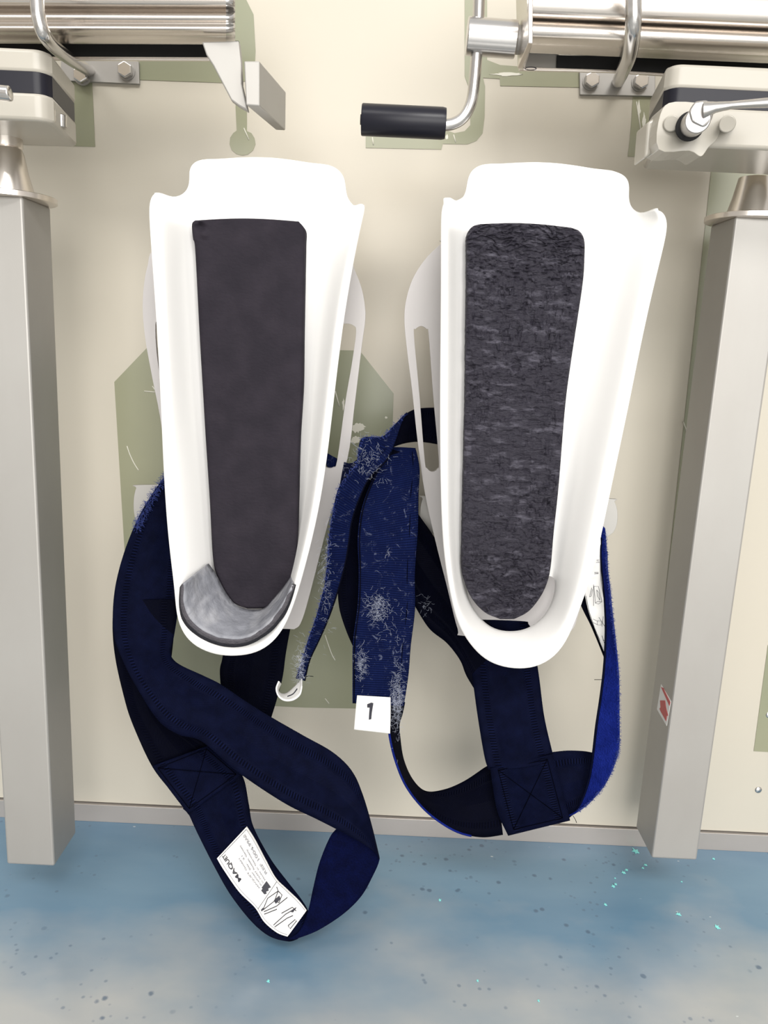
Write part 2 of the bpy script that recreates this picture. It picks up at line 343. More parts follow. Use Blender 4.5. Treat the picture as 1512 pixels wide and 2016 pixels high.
slab('rail_lip', [(1022, 131), (1200, 137), (1580, 160), (1580, 165), (1200, 142), (1022, 138)], 0.7340, 0.7370, M['steel'], BR)
A = [U(1040, -60, .65), U(1040, 30, .65), U(1040, 85, .655), U(1018, 134, .70), U(1024, 138, .738), U(1015, -40, .745)]
Bq = [p+Vector((0.0035, 0, 0)) for p in A]
bevel(obj('end_plate', loft_bm([A, Bq]), M['steel'], BR), 0.0005)
for cx, cy in ((1058, 101), (1045, 135)):
    tube('stamped_mark', [U(cx+11*math.cos(a), cy+3*math.sin(a), 0.7402 if cy < 120 else 0.7337) for a in [math.pi*2*k/14 for k in range(15)]], 0.0003, M['ink'], BR, n=6, sm=2)
# crank
cyl('crank_socket', U(919, 71, .700), U(1016, 78, .700), 0.0138, M['chrome'], BR)
cyl('socket_collar', U(1012, 78, .700), U(1030, 79, .700), 0.0105, M['brushed'], BR)
tube('crank_rod', [U(944, -40, .70), U(942, 40, .70), U(938, 110, .70), U(934, 160, .70), U(928, 200, .70), U(914, 229, .70), U(893, 243, .70), U(868, 247, .70)], 0.0047, M['chrome'], BR, sm=8)
gr = tube('crank_grip', [U(712, 235.5, .70), U(714, 235.6, .70), U(870, 243, .70), U(877, 243.3, .70)], [0.0117, 0.0123, 0.0123, 0.0117], M['dark'], BR, n=40, sm=1); autosm(gr)
cyl('grip_bore', U(709.5, 235.4, .70), U(713, 235.6, .70), 0.004, M['gap'], BR, bv=0)

# ------------------------------------------------------------------ wall hooks
def hexbolt(x, y, d, parent, r=0.0078):
    c = U(x, y, d)
    lathey = [[c+Vector((rr*math.cos(2*math.pi*k/24), yy, rr*math.sin(2*math.pi*k/24))) for k in range(24)] for rr, yy in ((0.0085, 0.004), (0.0085, 0.0025))]
    w_ = obj('bolt_washer', loft_bm(lathey), M['brushed'], parent)
    s = [[c+Vector((rr*math.cos(math.pi/6+2*math.pi*k/6), yy, rr*math.sin(math.pi/6+2*math.pi*k/6))) for k in range(6)] for rr, yy in ((r, 0.003), (r, -0.004))]
    b_ = obj('bolt', loft_bm(s), M['chrome'], parent); bevel(b_, 0.0012, 3)
    return b_
H1 = thing('rail_hook', 'bent chrome rod hook on a steel plate with hex bolt under left rail', 'hook', U(210, 140, DW))
slab('mounting_plate', [(120, 119), (273, 121), (274, 165), (120, 158)], DW-0.004, DW, M['brushed'], H1)
hexbolt(247, 138, DW-0.0075, H1); hexbolt(160, 148, DW-0.0075, H1)
tube('hook_rod', [U(70, -40, .640), U(73, 0, .640), U(77, 38, .640), U(88, 70, .645), U(108, 93, .67), U(136, 115, .73), U(160, 130, .79), U(172, 138, .835), U(178, 140, .848)], 0.0052, M['chrome'], H1, sm=8)
H2 = thing('rail_hook', 'bent chrome rod hook on a steel plate with two hex bolts under right rail', 'hook', U(1212, 160, DW))
slab('mounting_plate', [(1141, 139), (1290, 141), (1290, 189), (1142, 186)], DW-0.004, DW, M['brushed'], H2)
hexbolt(1165, 158, DW-0.0075, H2); hexbolt(1262, 160, DW-0.0075, H2)
tube('hook_rod', [U(1247, -40, .630), U(1247, 0, .630), U(1247, 45, .632), U(1244, 80, .645), U(1238, 112, .67), U(1227, 138, .72), U(1219, 156, .79), U(1217, 160, .848)], 0.0058, M['chrome'], H2, sm=8)

# ------------------------------------------------------------------ clamps and square posts
def clamp_post(side, label, fx, zs, bx, dF, dB, post):
    """side +1: the unit runs out of frame to the right, -1 to the left"""
    xf = U(fx, zs[1], dF).x; xb = U(bx, zs[1]+30, dB).x; yF = dF-DW; yB = dB-DW
    px0, px1, pyF, pyB, pz0, pz1 = post
    cx = (px0+px1)/2; cy = (pyF+pyB)/2
    t = thing('clamp_post', label, 'post', (cx, cy, pz0))
    xo = xf + side*0.16
    bw = 0.010
    plan = [(xo, yF), (xf+side*bw, yF)]
    for k in range(1, 6):
        a = k/6*math.pi/2; plan.append((xf+side*bw*(1-math.sin(a)), yF+bw*(1-math.cos(a))))
    plan += [(xf-side*0.001, yF+bw), (xb, yB-0.004), (xb+side*0.004, yB), (xo, yB)]
    z = [U(fx+side*20, y, dF).z for y in zs]
    def layer(nm, z0, z1, m, grow=0.0, bv=0.003):
        cxm = sum(p[0] for p in plan)/len(plan); pl = [(x, y) for x, y in plan]
        o = obj(nm, loft_bm([[Vector((x-side*grow, y-(grow if y < yF+0.02 else 0), zz)) for x, y in pl] for zz in (z0, z1)]), m, t)
        autosm(o, 30); bevel(o, bv, 3, 50); return o
    layer('upper_clamp_half', z[1], z[0], M['clamp'])
    layer('black_insert', z[2]-0.001, z[1]+0.001, M['dark'], grow=-0.0006, bv=0.0003)
    layer('lower_clamp_half', z[3], z[2], M['clamp'])
    ztop = z[3]
    zc = pz1+0.003
    lathe('tapered_neck', (cx, cy), [(0.0128, ztop+0.002), (0.0128, ztop-0.007), (0.0118, ztop-0.008), (0.0135, zc+0.034), (0.0165, zc+0.018), (0.0208, zc+0.002), (0.0212, zc)], M['steel'], t)
    rd = lathe('round_flange', (cx, cy), [(0.0375, zc+0.0005), (0.0385, zc), (0.0385, zc-0.004), (0.0375, zc-0.0045)], M['steel'], t)
    p = box('square_tube', px0, px1, pyF, pyB, pz0, zc-0.004, M['brushed'], t); bevel(p, 0.0022, 3)
    return t, z, xf, yF, yB
fr = U(107, 1706, .69); wl = 0.0475
ztl = U(45, 384, .69).z
CL, zL, xfL, yFL, yBL = clamp_post(-1, 'square brushed steel post hanging from a cream clamp at left edge', 90, (95, 143, 181, 238), 150, .655, .74,
    (fr.x-wl, fr.x, .69-DW, .745-DW, fr.z, ztl))
fr = U(1283, 1690, .735); wr = 0.0475
ztr = U(1457, 424, .735).z
CR, zR, xfR, yFR, yBR = clamp_post(1, 'square brushed steel post with small red arrow sticker at right', 1317, (124, 174, 207, 287), 1277, .655, .74,
    (fr.x, fr.x+wr, .735-DW, .79-DW, fr.z, ztr))
XS = fr.x
# red arrow sticker on the left face of the right post
def c4(x, y): return (1200+x/4.03, 1250+y/4.03)
st = plate('arrow_sticker', [c4(408, 392), c4(486, 525), c4(452, 722), c4(376, 590)], 0, 0.0004, M['tag'], CR, mapper=lambda p: UX(p[0], p[1], XS-0.0004), dirn=Vector((1, 0, 0)))
plate('red_bar', [c4(408, 414), c4(424, 420), c4(480, 536), c4(473, 562)], 0, 0.0005, M['red'], st, mapper=lambda p: UX(p[0], p[1], XS-0.0008), dirn=Vector((1, 0, 0)))
plate('red_arrow', [c4(400, 520), c4(438, 520), c4(446, 578), c4(462, 640), c4(452, 642), c4(446, 682), c4(404, 606), c4(396, 585), c4(404, 575)], 0, 0.0005, M['red'], st, mapper=lambda p: UX(p[0], p[1], XS-0.0008), dirn=Vector((1, 0, 0)))
# left clamp screws and lever end
cyl('clamp_screw', U(99, 214, .668), U(99, 241, .668), 0.0042, M['chrome'], CL)
cyl('clamp_screw', U(120, 226, .69), U(120, 252, .69), 0.0050, M['chrome'], CL)
tube('clamp_lever', [U(-60, 176, .60), U(-5, 182, .60), U(14, 184, .60), U(22, 184, .60)], [0.005]*16+[0.0047, 0.0035, 0.002], M['chrome'], CL, sm=6)
# right clamp: foot lug, cone pad, lever
bevel(plate('clamp_lug', cat([(1300, 225), (1330, 200), (1420, 215), (1414, 268), (1395, 290), (1380, 308), (1357, 297), (1297, 294)], 4, True), .650, 0.03, M['clamp'], CR), 0.002, 3)
bevel(plate('clamp_side_foot', [(1275, 240), (1318, 214), (1318, 292), (1297, 294), (1269, 312)], .668, 0.03, M['clamp'], CR), 0.002, 3)
cyl('cap_plug', U(1322, 243, .646), U(1322, 243, .665), 0.0058, M['clamp'], CR)
cyl('lever_ring', U(1358, 249, .635), U(1358, 247, .66), 0.0102, M['gap'], CR)
cyl('lever_hub', U(1374, 236, .600), U(1360, 248, .648), 0.0088, M['satin'], CR)
lv = loft_bm([[U(1368, 200, .598), U(1392, 197, .598), U(1408, 214, .598), U(1400, 240, .598), U(1386, 252, .598), U(1362, 240, .598), U(1356, 218, .598)],
              [U(1368, 200, .606), U(1392, 197, .606), U(1408, 214, .606), U(1400, 240, .606), U(1386, 252, .606), U(1362, 240, .606), U(1356, 218, .606)]])
bevel(obj('lever_head', lv, M['satin'], CR), 0.002, 3)
secl = []
for x, y0, y1 in ((1385, 199, 235), (1410, 200, 222), (1440, 199, 215), (1480, 195, 213), (1530, 190, 212), (1580, 186, 210)):
    q = []
    for k in range(16):
        a = 2*math.pi*k/16; q.append(U(x, (y0+y1)/2+(y1-y0)/2*math.sin(a), .600+0.005*math.cos(a)))
    secl.append(q)
autosm(obj('lever_arm', loft_bm(secl), M['satin'], CR))
cyl('locking_knob', U(1432, 244, .655), U(1432, 244, .632), 0.006, M['clamp'], CR)

# ------------------------------------------------------------------ leg supports
def shell(rows, tongue, nbase, heel, parent):
    """rows: ring of (rim, rim inner, fold, base) from the top left round the heel to the top right"""
    D = (0.664, 0.657, 0.694, 0.716)
    bm = bmesh.new(); G = []
    for r in rows:
        G.append([bm.verts.new(U(p[0], p[1], (p[2] if len(p) > 2 else D[i]))) for i, p in enumerate(r)])
    for a, b in zip(G, G[1:]):
        for i in range(3): bm.faces.new((a[i], a[i+1], b[i+1], b[i]))
    NC = 8; n = len(rows)
    def bd(s):
        e = min(s, 1-s); return 0.719-0.004*max(0, 0.2-e)/0.2
    def mid(L, Rr, la, ra, bump=0):
        out = [L]
        for k in range(1, NC):
            s = k/NC; y = la[1]*(1-s)+ra[1]*s - bump*math.sin(math.pi*min(1, max(0, (s-0.1)/0.8)))
            out.append(bm.verts.new(U(la[0]*(1-s)+ra[0]*s, y, bd(s))))
        return out+[Rr]
    R = []
    for (l, r, bu) in tongue:
        R.append(mid(bm.verts.new(U(l[0], l[1], .716)), bm.verts.new(U(r[0], r[1], .716)), l, r, bu))
    for i in range(nbase):
        j = n-1-i; R.append(mid(G[i][3], G[j][3], rows[i][3], rows[j][3]))
    for a, b in zip(R, R[1:]):
        for k in range(NC): bm.faces.new((a[k], a[k+1], b[k+1], b[k]))
    bmesh.ops.recalc_face_normals(bm, faces=bm.faces[:])
    fs = sum(f.normal.y for f in bm.faces)
    if fs > 0: bmesh.ops.reverse_faces(bm, faces=bm.faces[:])
    o = obj('shell', bm, M['shell'], parent, smooth=True)
    s = o.modifiers.new('sub', 'SUBSURF'); s.levels = 2; s.render_levels = 2
    solid(o, 0.0034, -1.0)
    b = o.modifiers.new('bevel', 'BEVEL'); b.width = 0.0009; b.segments = 2; b.limit_method = 'ANGLE'; b.angle_limit = math.radians(50)
    return o
def pad_grid(name, Ls, Rs, d0, d1, m, parent, rough, nc=46, nr=6, seed=0, bigs=(), flake=0):
    """cushion: rows between left and right edges; front at d0 with relief, sides down to d1"""
    Lc, Rc = cat(Ls, nr), cat(Rs, nr); bm = bmesh.new(); G = []; last = len(Lc)-1
    for i, (l, r) in enumerate(zip(Lc, Rc)):
        row = []
        for k in range(nc+1):
            s = k/nc; x = l[0]*(1-s)+r[0]*s; y = l[1]*(1-s)+r[1]*s
            if i < nr*1.5: y -= 5*math.sin(math.pi*s)*(1-i/(nr*1.5))
            e = min(s, 1-s)*230; ed = 1-min(1, e/7.0); ed = max(ed, 1-min(1, i/(nr*0.5)), 1-min(1, (last-i)/(nr*0.5)))
            h = rough*(noise.fractal(Vector((x*0.035+y*0.01, y*0.05-x*0.012, seed+0.41)), 0.7, 2.1, 5))
            if flake:
                q = noise.noise(Vector((x*0.050+y*0.021, y*0.13-x*0.017+2.2*noise.noise(Vector((x*.021+y*.004, y*.023, 5.37))), 9.43)))
                h += flake*0.9*max(0, 1-abs(q)*5)*(0.4+noise.noise(Vector((x*.013, y*.013, 2.4)))+0.5)
                q = noise.noise(Vector((x*0.11+y*0.07, y*0.27-x*0.05+1.5*noise.noise(Vector((x*.05, y*.06, 1.3))), 3.57))); h += flake*0.7*q
            for bx, by, br, bh in bigs:
                q = math.hypot(x-bx, y-by)/br
                if q < 1: h -= bh*(1-q*q)
            row.append(bm.verts.new(U(x, y, d0 - h + 0.0018*ed*ed)))
        G.append(row)
    for a, b in zip(G, G[1:]):
        for k in range(nc): bm.faces.new((a[k], a[k+1], b[k+1], b[k]))
    loop = G[0] + [r[-1] for r in G[1:]] + G[-1][-2::-1] + [r[0] for r in G[-2:0:-1]]
    back = [bm.verts.new((v.co.x, d1-DW, v.co.z)) for v in loop]
    n = len(loop)
    for i in range(n):
        j = (i+1) % n; bm.faces.new((loop[i], loop[j], back[j], back[i]))
    bm.faces.new(back)
    bmesh.ops.recalc_face_normals(bm, faces=bm.faces[:])
    return autosm(obj(name, bm, m, parent), 60)

# --- left support
LS = thing('leg_support', 'white plastic leg shell with smooth charcoal foam and grey heel cushion', 'leg support', U(505, 1290, .72), 'leg supports hanging on the panel')
rowsL = [((296, 388), (311, 374), (340, 392), (367, 380)), ((293, 413), (308, 408), (346, 412), (374, 412)), ((296, 462), (311, 462), (350, 462), (380, 462)),
 ((300, 520), (314, 520), (352, 520), (386, 520)), ((309, 643), (322, 643), (358, 643), (391, 643)), ((317, 798), (330, 798), (368, 798), (399, 798)),
 ((321, 903), (334, 903), (380, 903), (406, 903)), ((327, 1010), (340, 1010), (389, 1010), (413, 1010)), ((335, 1092), (348, 1090), (395, 1085), (418, 1080)),
 ((344, 1161), (357, 1158), (402, 1140), (424, 1125)), ((347, 1212), (362, 1204), (412, 1172), (432, 1152)), ((360, 1248), (375, 1236), (427, 1200), (446, 1180)),
 ((385, 1274), (395, 1258), (445, 1220), (462, 1198)), ((425, 1290), (430, 1274), (470, 1232), (482, 1210)), ((466, 1292), (466, 1276), (495, 1236), (500, 1212)),
 ((505, 1286), (500, 1271), (520, 1230), (519, 1206)), ((538, 1265), (529, 1252), (540, 1212), (538, 1192)), ((562, 1232), (551, 1224), (556, 1185), (555, 1172)),
 ((582, 1182), (570, 1178), (570, 1150), (568, 1146)), ((603, 1108), (592, 1104), (584, 1095), (580, 1090)), ((627, 1010), (614, 1008), (603, 1010), (591, 1010)),
 ((644, 903), (630, 903), (615, 903), (594, 903)), ((656, 798), (643, 798), (625, 798), (599, 798)), ((674, 643), (660, 643), (641, 643), (606, 643)),
 ((695, 520), (682, 520), (660, 520), (616, 520)), ((707, 462), (695, 462), (675, 462), (640, 462)), ((716, 422), (705, 420), (690, 422), (668, 425)), ((720, 404), (709, 399), (697, 408), (685, 394))]
tongueL = [((396, 313), (647, 324), 9), ((378, 322), (668, 334), 5), ((372, 338), (679, 352), 0), ((374, 358), (680, 374), 0)]
shell(rowsL, tongueL, 10, None, LS)
padL = pad_grid('foam_pad', [(384, 434), (378, 442), (380, 470), (384.5, 495), (393, 659), (399, 761), (405, 862), (413, 985), (419, 1095), (427, 1133), (443, 1166), (462, 1188), (487, 1198)],
    [(588, 436), (600, 452), (600, 480), (599, 536), (597, 659), (596, 761), (590, 862), (587, 985), (585, 1095), (579, 1140), (562, 1170), (540, 1188), (520, 1198)],
    .700, .7155, M['foam'], LS, 0.0004, seed=3, bigs=((395, 446, 10, 0.004), (402, 462, 9, -0.003)))
# heel cushion curves: inner, outer and felt edge
hin = [(409, 1110), (425, 1133), (442, 1165), (462, 1190), (487, 1201), (520, 1199), (541, 1178), (560, 1156), (574, 1136)]
hout = [(361, 1149), (362, 1190), (376, 1221), (405, 1245), (446, 1258), (487, 1255), (525, 1232), (554, 1196), (577, 1152)]
hfel = [(357, 1156), (356, 1200), (369, 1231), (402, 1257), (446, 1271), (489, 1267), (531, 1242), (563, 1203), (580, 1150)]
def strip(name, As, Bs, da, db, m, parent, n=8, nc=10, t=0.003, relief=0.0, dm=0.0):
    a, b = cat(As, n), cat(Bs, n); bm = bmesh.new(); G = []
    for p, q in zip(a, b):
        row = []
        for k in range(nc+1):
            s = k/nc; x = p[0]*(1-s)+q[0]*s; y = p[1]*(1-s)+q[1]*s
            h = relief*noise.fractal(Vector((x*0.06, y*0.06, 4)), 0.8, 2.2, 4) + dm*math.sin(math.pi*s)
            row.append(bm.verts.new(U(x, y, da*(1-s)+db*s + h)))
        G.append(row)
    for r0, r1 in zip(G, G[1:]):
        for k in range(nc): bm.faces.new((r0[k], r0[k+1], r1[k+1], r1[k]))
    bmesh.ops.recalc_face_normals(bm, faces=bm.faces[:])
    o = obj(name, bm, m, parent, smooth=True); solid(o, t); return o
hc = strip('heel_cushion', hin, hout, .698, .650, M['leather'], LS, relief=0.002, dm=-0.003, t=0.002)
mid_ = [((a[0]*.45+b[0]*.55), (a[1]*.45+b[1]*.55)) for a, b in zip(hout, hfel)]
strip('cut_foam_edge', hout, mid_, .650, .652, M['edgefoam'], hc, relief=0.001, nc=4)
strip('felt_edge', mid_, hfel, .652, .6545, M['felt'], hc, relief=0.002, nc=4)
# slotted back plate
outL = cat([(310, 488), (290, 525), (281, 590), (285, 660), (300, 745), (318, 840), (335, 1000), (352, 1120), (372, 1215), (420, 1232), (560, 1238), (582, 1237), (594, 1222), (610, 1169), (647, 1026), (684, 903), (698, 798), (712, 683), (719, 630), (718, 600), (712, 568), (700, 536), (680, 500), (600, 470), (420, 465)], 5, True)
slL = cat([(662, 650), (668, 640), (682, 637), (696, 641), (701, 655), (692, 720), (680, 790), (664, 905), (656, 920), (642, 920), (636, 905), (645, 790)], 4, True)
slL2 = cat([(306, 640), (312, 634), (322, 640), (326, 720), (336, 800), (350, 900), (346, 915), (338, 905), (322, 790), (309, 700)], 4, True)
bevel(plate('slotted_back_plate', outL, .735, 0.004, M['grey'], LS, holes=[slL, slL2]), 0.0008)
# --- right support
RS = thing('leg_support', 'white plastic leg shell with torn worn foam and open heel ring', 'leg support', U(1020, 1310, .72), 'leg supports hanging on the panel')
rowsR = [((870, 405), (883, 382), (898, 400), (914, 388)), ((868, 430), (880, 428), (896, 430), (917, 425)), ((868, 480), (880, 480), (896, 480), (914, 480)),
 ((868, 568), (880, 568), (896, 568), (911, 568)), ((867, 690), (880, 690), (896, 690), (910, 690)), ((866, 798), (879, 798), (895, 798), (909, 798)),
 ((867, 955), (880, 955), (893, 955), (907, 955)), ((871, 1064), (882, 1062), (894, 1060), (906, 1060)), ((879, 1130), (889, 1126), (898, 1118), (908, 1112)),
 ((891, 1195), (898, 1185), (905, 1168), (913, 1155)), ((905, 1238), (911, 1226), (922, 1205), (930, 1196)), ((932, 1278), (936, 1262), (944, 1236), (949, 1222)),
 ((962, 1304), (964, 1288), (970, 1256), (973, 1239)), ((1001, 1316), (1001, 1300), (1002, 1264), (1003, 1244)), ((1044, 1317), (1040, 1300), (1035, 1260), (1034, 1240)),
 ((1084, 1301), (1076, 1284), (1064, 1242), (1058, 1226)), ((1115, 1266), (1106, 1252), (1090, 1215), (1080, 1203)), ((1138, 1208), (1127, 1198), (1106, 1175), (1093, 1168)),
 ((1163, 1138), (1150, 1132), (1112, 1135), (1094, 1132)), ((1181, 1068), (1167, 1065), (1124, 1064), (1100, 1064)), ((1200, 975), (1186, 973), (1141, 973), (1112, 973)),
 ((1238, 798), (1225, 796), (1177, 796), (1135, 796)), ((1259, 690), (1246, 690), (1198, 690), (1150, 690)), ((1284, 575), (1270, 575), (1222, 575), (1163, 575)),
 ((1305, 492), (1292, 492), (1238, 492), (1178, 492)), ((1314, 450), (1301, 450), (1250, 450), (1205, 450)), ((1312, 428), (1300, 426), (1262, 432), (1232, 425)), ((1303, 415), (1288, 413), (1260, 424), (1241, 408))]
tongueR = [((950, 322), (1208, 336), 9), ((929, 334), (1231, 345), 5), ((921, 352), (1240, 362), 0), ((919, 372), (1237, 388), 0)]
shell(rowsR, tongueR, 10, None, RS)
padR = pad_grid('worn_foam_pad', [(946, 441), (932, 445), (923, 454), (919, 468), (919, 490), (919, 560), (917, 700), (916, 798), (912, 955), (910, 1050), (909, 1117), (916, 1150), (930, 1180), (955, 1206), (985, 1219)],
    [(1124, 448), (1138, 453), (1147, 463), (1151, 478), (1151, 500), (1147, 560), (1126, 700), (1113, 798), (1100, 955), (1090, 1050), (1084, 1117), (1076, 1150), (1062, 1178), (1040, 1204), (1012, 1219)],
    .700, .7155, M['worn'], RS, 0.0013, nc=130, nr=22, seed=11, flake=0.0020, bigs=((1115, 577, 11, 0.003), (1017, 722, 12, 0.003), (925, 725, 12, 0.004), (1075, 992, 9, 0.003), (985, 1120, 14, 0.002), (1000, 1175, 20, 0.003)))
outR = cat([(880, 470), (868, 480), (839, 508), (815, 544), (801, 584), (796, 627), (801, 687), (811, 766), (822, 867), (836, 968), (857, 1064), (879, 1151), (901, 1238), (915, 1252), (1060, 1258), (1120, 1245), (1140, 1205), (1170, 1090), (1200, 930), (1225, 780), (1235, 620), (1225, 520), (1190, 470), (1030, 455)], 5, True)
slR = cat([(815, 660), (818, 648), (829, 642), (840, 648), (844, 660), (853, 780), (864, 905), (861, 923), (851, 929), (841, 922), (836, 905), (826, 780)], 4, True)
slH = cat([(944, 1224), (950, 1220), (1030, 1223), (1040, 1228), (1040, 1246), (944, 1246)], 3, True)
bevel(plate('slotted_back_plate', outR, .735, 0.004, M['grey'], RS, holes=[slR, slH]), 0.0008)

# wall brackets that carry the supports
def bracket(label, xl, xr, yt, yb):
    t = thing('wall_bracket', label, 'bracket', U((xl+xr)/2, yb, DW), 'steel wall brackets behind the leg supports')
    o = plate('bracket_plate', cat([(xl+12, yt), (xl+4, yt+6), (xl-1, yt+30), (xl+1, yt+62), (xl+14, yb-8), (xl+40, yb), ((xl+xr)/2, yb), (xr-40, yb+6), (xr-14, yb+2), (xr-1, yt+62), (xr+2, yt+34), (xr-4, yt+12), (xr-14, yt+6), ((xl+xr)/2, yt)], 4, True), .760, 0.004, M['brushed'], t)
    bevel(o, 0.0012, 3)
    c = U((xl+xr)/2, (yt+yb)/2, .76)
    box('standoff', c.x-0.03, c.x+0.03, .764-DW, 0.0, c.z-0.015, c.z+0.015, M['brushed'], t)
    box('support_arm', c.x-0.012, c.x+0.012, .7385-DW, .7605-DW, c.z-0.010, c.z+0.010, M['brushed'], t)
bracket('rounded steel bracket end showing left of the smooth-padded leg shell', 264, 650, 955, 1045)
bracket('rounded steel bracket ends showing either side of the worn-padded leg shell', 828, 1214, 976, 1052)

# ------------------------------------------------------------------ straps
class Rib:
    def __init__(s, pairs, n=10): s.P = cat(pairs, n); s.n = len(s.P)
    def at(s, t, v, off=0.0):
        f = max(0, min(1, t))*(s.n-1); i = min(int(f), s.n-2); a = f-i
        p = [s.P[i][k]*(1-a)+s.P[i+1][k]*a for k in range(6)]
        L = U(p[0], p[1], p[2]-off); R = U(p[3], p[4], p[5]-off); return L*(1-v)+R*v
def ribbon(name, pairs, m, parent, t=0.0014, nc=10, n=10, wave=0.0, curl=0.0):
    r = Rib(pairs, n); bm = bmesh.new(); uvl = bm.loops.layers.uv.new('UVMap'); G = []; ul = [0]
    for i in range(r.n):
        tt = i/(r.n-1); row = []
        for k in range(nc+1):
            v = k/nc; p = r.at(tt, v)
            p.y += wave*math.sin(i*0.55+k*0.4)*0.5 + curl*math.sin(math.pi*v)
            row.append(bm.verts.new(p))
        G.append(row)
        if i: ul.append(ul[-1]+((G[i][nc//2].co-G[i-1][nc//2].co).length))
    for i in range(r.n-1):
        for k in range(nc):
            f = bm.faces.new((G[i][k], G[i][k+1], G[i+1][k+1], G[i+1][k]))
            for l, (a, b) in zip(f.loops, ((i, k), (i, k+1), (i+1, k+1), (i+1, k))): l[uvl].uv = (ul[a], b/nc)
    o = obj(name, bm, m, parent, smooth=True); solid(o, t); return o, r
def fibres(name, gen, n, ln, m, parent, r=0.00012, spread=1.0):
    bm = bmesh.new()
    for _ in range(n):
        p = gen(); d = Vector((random.uniform(-1, 1)*spread, -random.random()*0.4, random.uniform(-1, 1))).normalized()
        q = p.copy(); pts = [p]
        for k in range(3):
            d = (d+Vector((random.uniform(-.6, .6), random.uniform(-.2, .2), random.uniform(-.6, .6)))).normalized(); q = q+d*ln*random.uniform(0.2, 0.45); pts.append(q)
        prev = None
        for p_ in pts:
            ring = [bm.verts.new(p_+Vector((r*math.cos(a), 0, r*math.sin(a)))) for a in (0, 2.1, 4.2)]
            if prev:
                for k in range(3): bm.faces.new((prev[k], prev[(k+1) % 3], ring[(k+1) % 3], ring[k]))
            prev = ring
    o = obj(name, bm, m, parent); o['kind'] = 'stuff'; return o
def thr(name, r, pts, off, parent, m=None, rad=0.00028):
    return tube(name, [r.at(t, v, off) for t, v in pts], rad, m or M['thread'], parent, n=6, sm=1)

SL = thing('fastening_strap', 'navy webbing strap looped below the smooth-padded leg shell, white care label inside', 'strap', U(560, 1845, .65), 'straps threaded through the leg supports')
# rear run down to the stitched joint
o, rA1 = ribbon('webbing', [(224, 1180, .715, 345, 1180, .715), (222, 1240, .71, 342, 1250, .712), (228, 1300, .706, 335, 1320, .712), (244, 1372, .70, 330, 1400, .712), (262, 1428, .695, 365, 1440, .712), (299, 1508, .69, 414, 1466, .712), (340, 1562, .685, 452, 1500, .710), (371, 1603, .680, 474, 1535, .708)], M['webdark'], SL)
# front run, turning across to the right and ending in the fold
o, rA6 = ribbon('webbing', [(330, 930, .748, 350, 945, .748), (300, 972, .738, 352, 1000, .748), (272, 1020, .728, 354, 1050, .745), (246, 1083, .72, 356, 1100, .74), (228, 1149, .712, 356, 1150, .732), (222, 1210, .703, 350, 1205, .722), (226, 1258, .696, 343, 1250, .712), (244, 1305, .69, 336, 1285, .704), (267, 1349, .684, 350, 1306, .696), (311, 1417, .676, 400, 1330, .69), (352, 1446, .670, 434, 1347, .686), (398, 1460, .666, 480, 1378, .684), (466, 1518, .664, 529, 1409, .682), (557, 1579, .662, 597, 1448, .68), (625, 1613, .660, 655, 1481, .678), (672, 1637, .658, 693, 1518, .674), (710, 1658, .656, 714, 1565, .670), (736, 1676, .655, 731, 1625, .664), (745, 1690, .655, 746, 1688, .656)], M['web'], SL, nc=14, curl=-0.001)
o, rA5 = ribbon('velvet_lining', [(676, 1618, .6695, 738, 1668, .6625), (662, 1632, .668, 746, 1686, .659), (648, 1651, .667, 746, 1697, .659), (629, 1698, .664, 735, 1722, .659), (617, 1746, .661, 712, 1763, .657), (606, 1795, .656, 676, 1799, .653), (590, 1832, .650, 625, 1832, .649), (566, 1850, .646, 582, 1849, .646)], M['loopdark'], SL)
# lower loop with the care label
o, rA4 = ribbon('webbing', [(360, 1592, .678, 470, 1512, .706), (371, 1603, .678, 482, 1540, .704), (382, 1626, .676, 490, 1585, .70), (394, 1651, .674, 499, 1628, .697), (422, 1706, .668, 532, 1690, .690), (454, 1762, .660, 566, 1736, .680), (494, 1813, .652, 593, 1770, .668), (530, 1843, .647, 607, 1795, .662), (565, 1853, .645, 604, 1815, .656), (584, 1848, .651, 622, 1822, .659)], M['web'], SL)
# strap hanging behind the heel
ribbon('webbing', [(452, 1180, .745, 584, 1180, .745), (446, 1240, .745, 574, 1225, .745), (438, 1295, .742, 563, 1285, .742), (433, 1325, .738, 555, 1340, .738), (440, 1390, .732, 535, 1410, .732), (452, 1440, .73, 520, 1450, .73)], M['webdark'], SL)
# stitched joint
o, rP = ribbon('stitched_patch', [(299, 1508, .6835, 408, 1468, .7045), (335, 1556, .6815, 442, 1496, .7025), (371, 1603, .6775, 476, 1524, .7005)], M['web'], SL, t=0.0026, n=8)
for pts in ([(0.1, 0.06), (0.9, 0.06)], [(0.1, 0.94), (0.9, 0.94)], [(0.1, 0.06), (0.1, 0.94)], [(0.9, 0.06), (0.9, 0.94)], [(0.1, 0.06), (0.9, 0.94)], [(0.1, 0.94), (0.9, 0.06)]):
    thr('stitching', rP, pts, 0.0018, o)
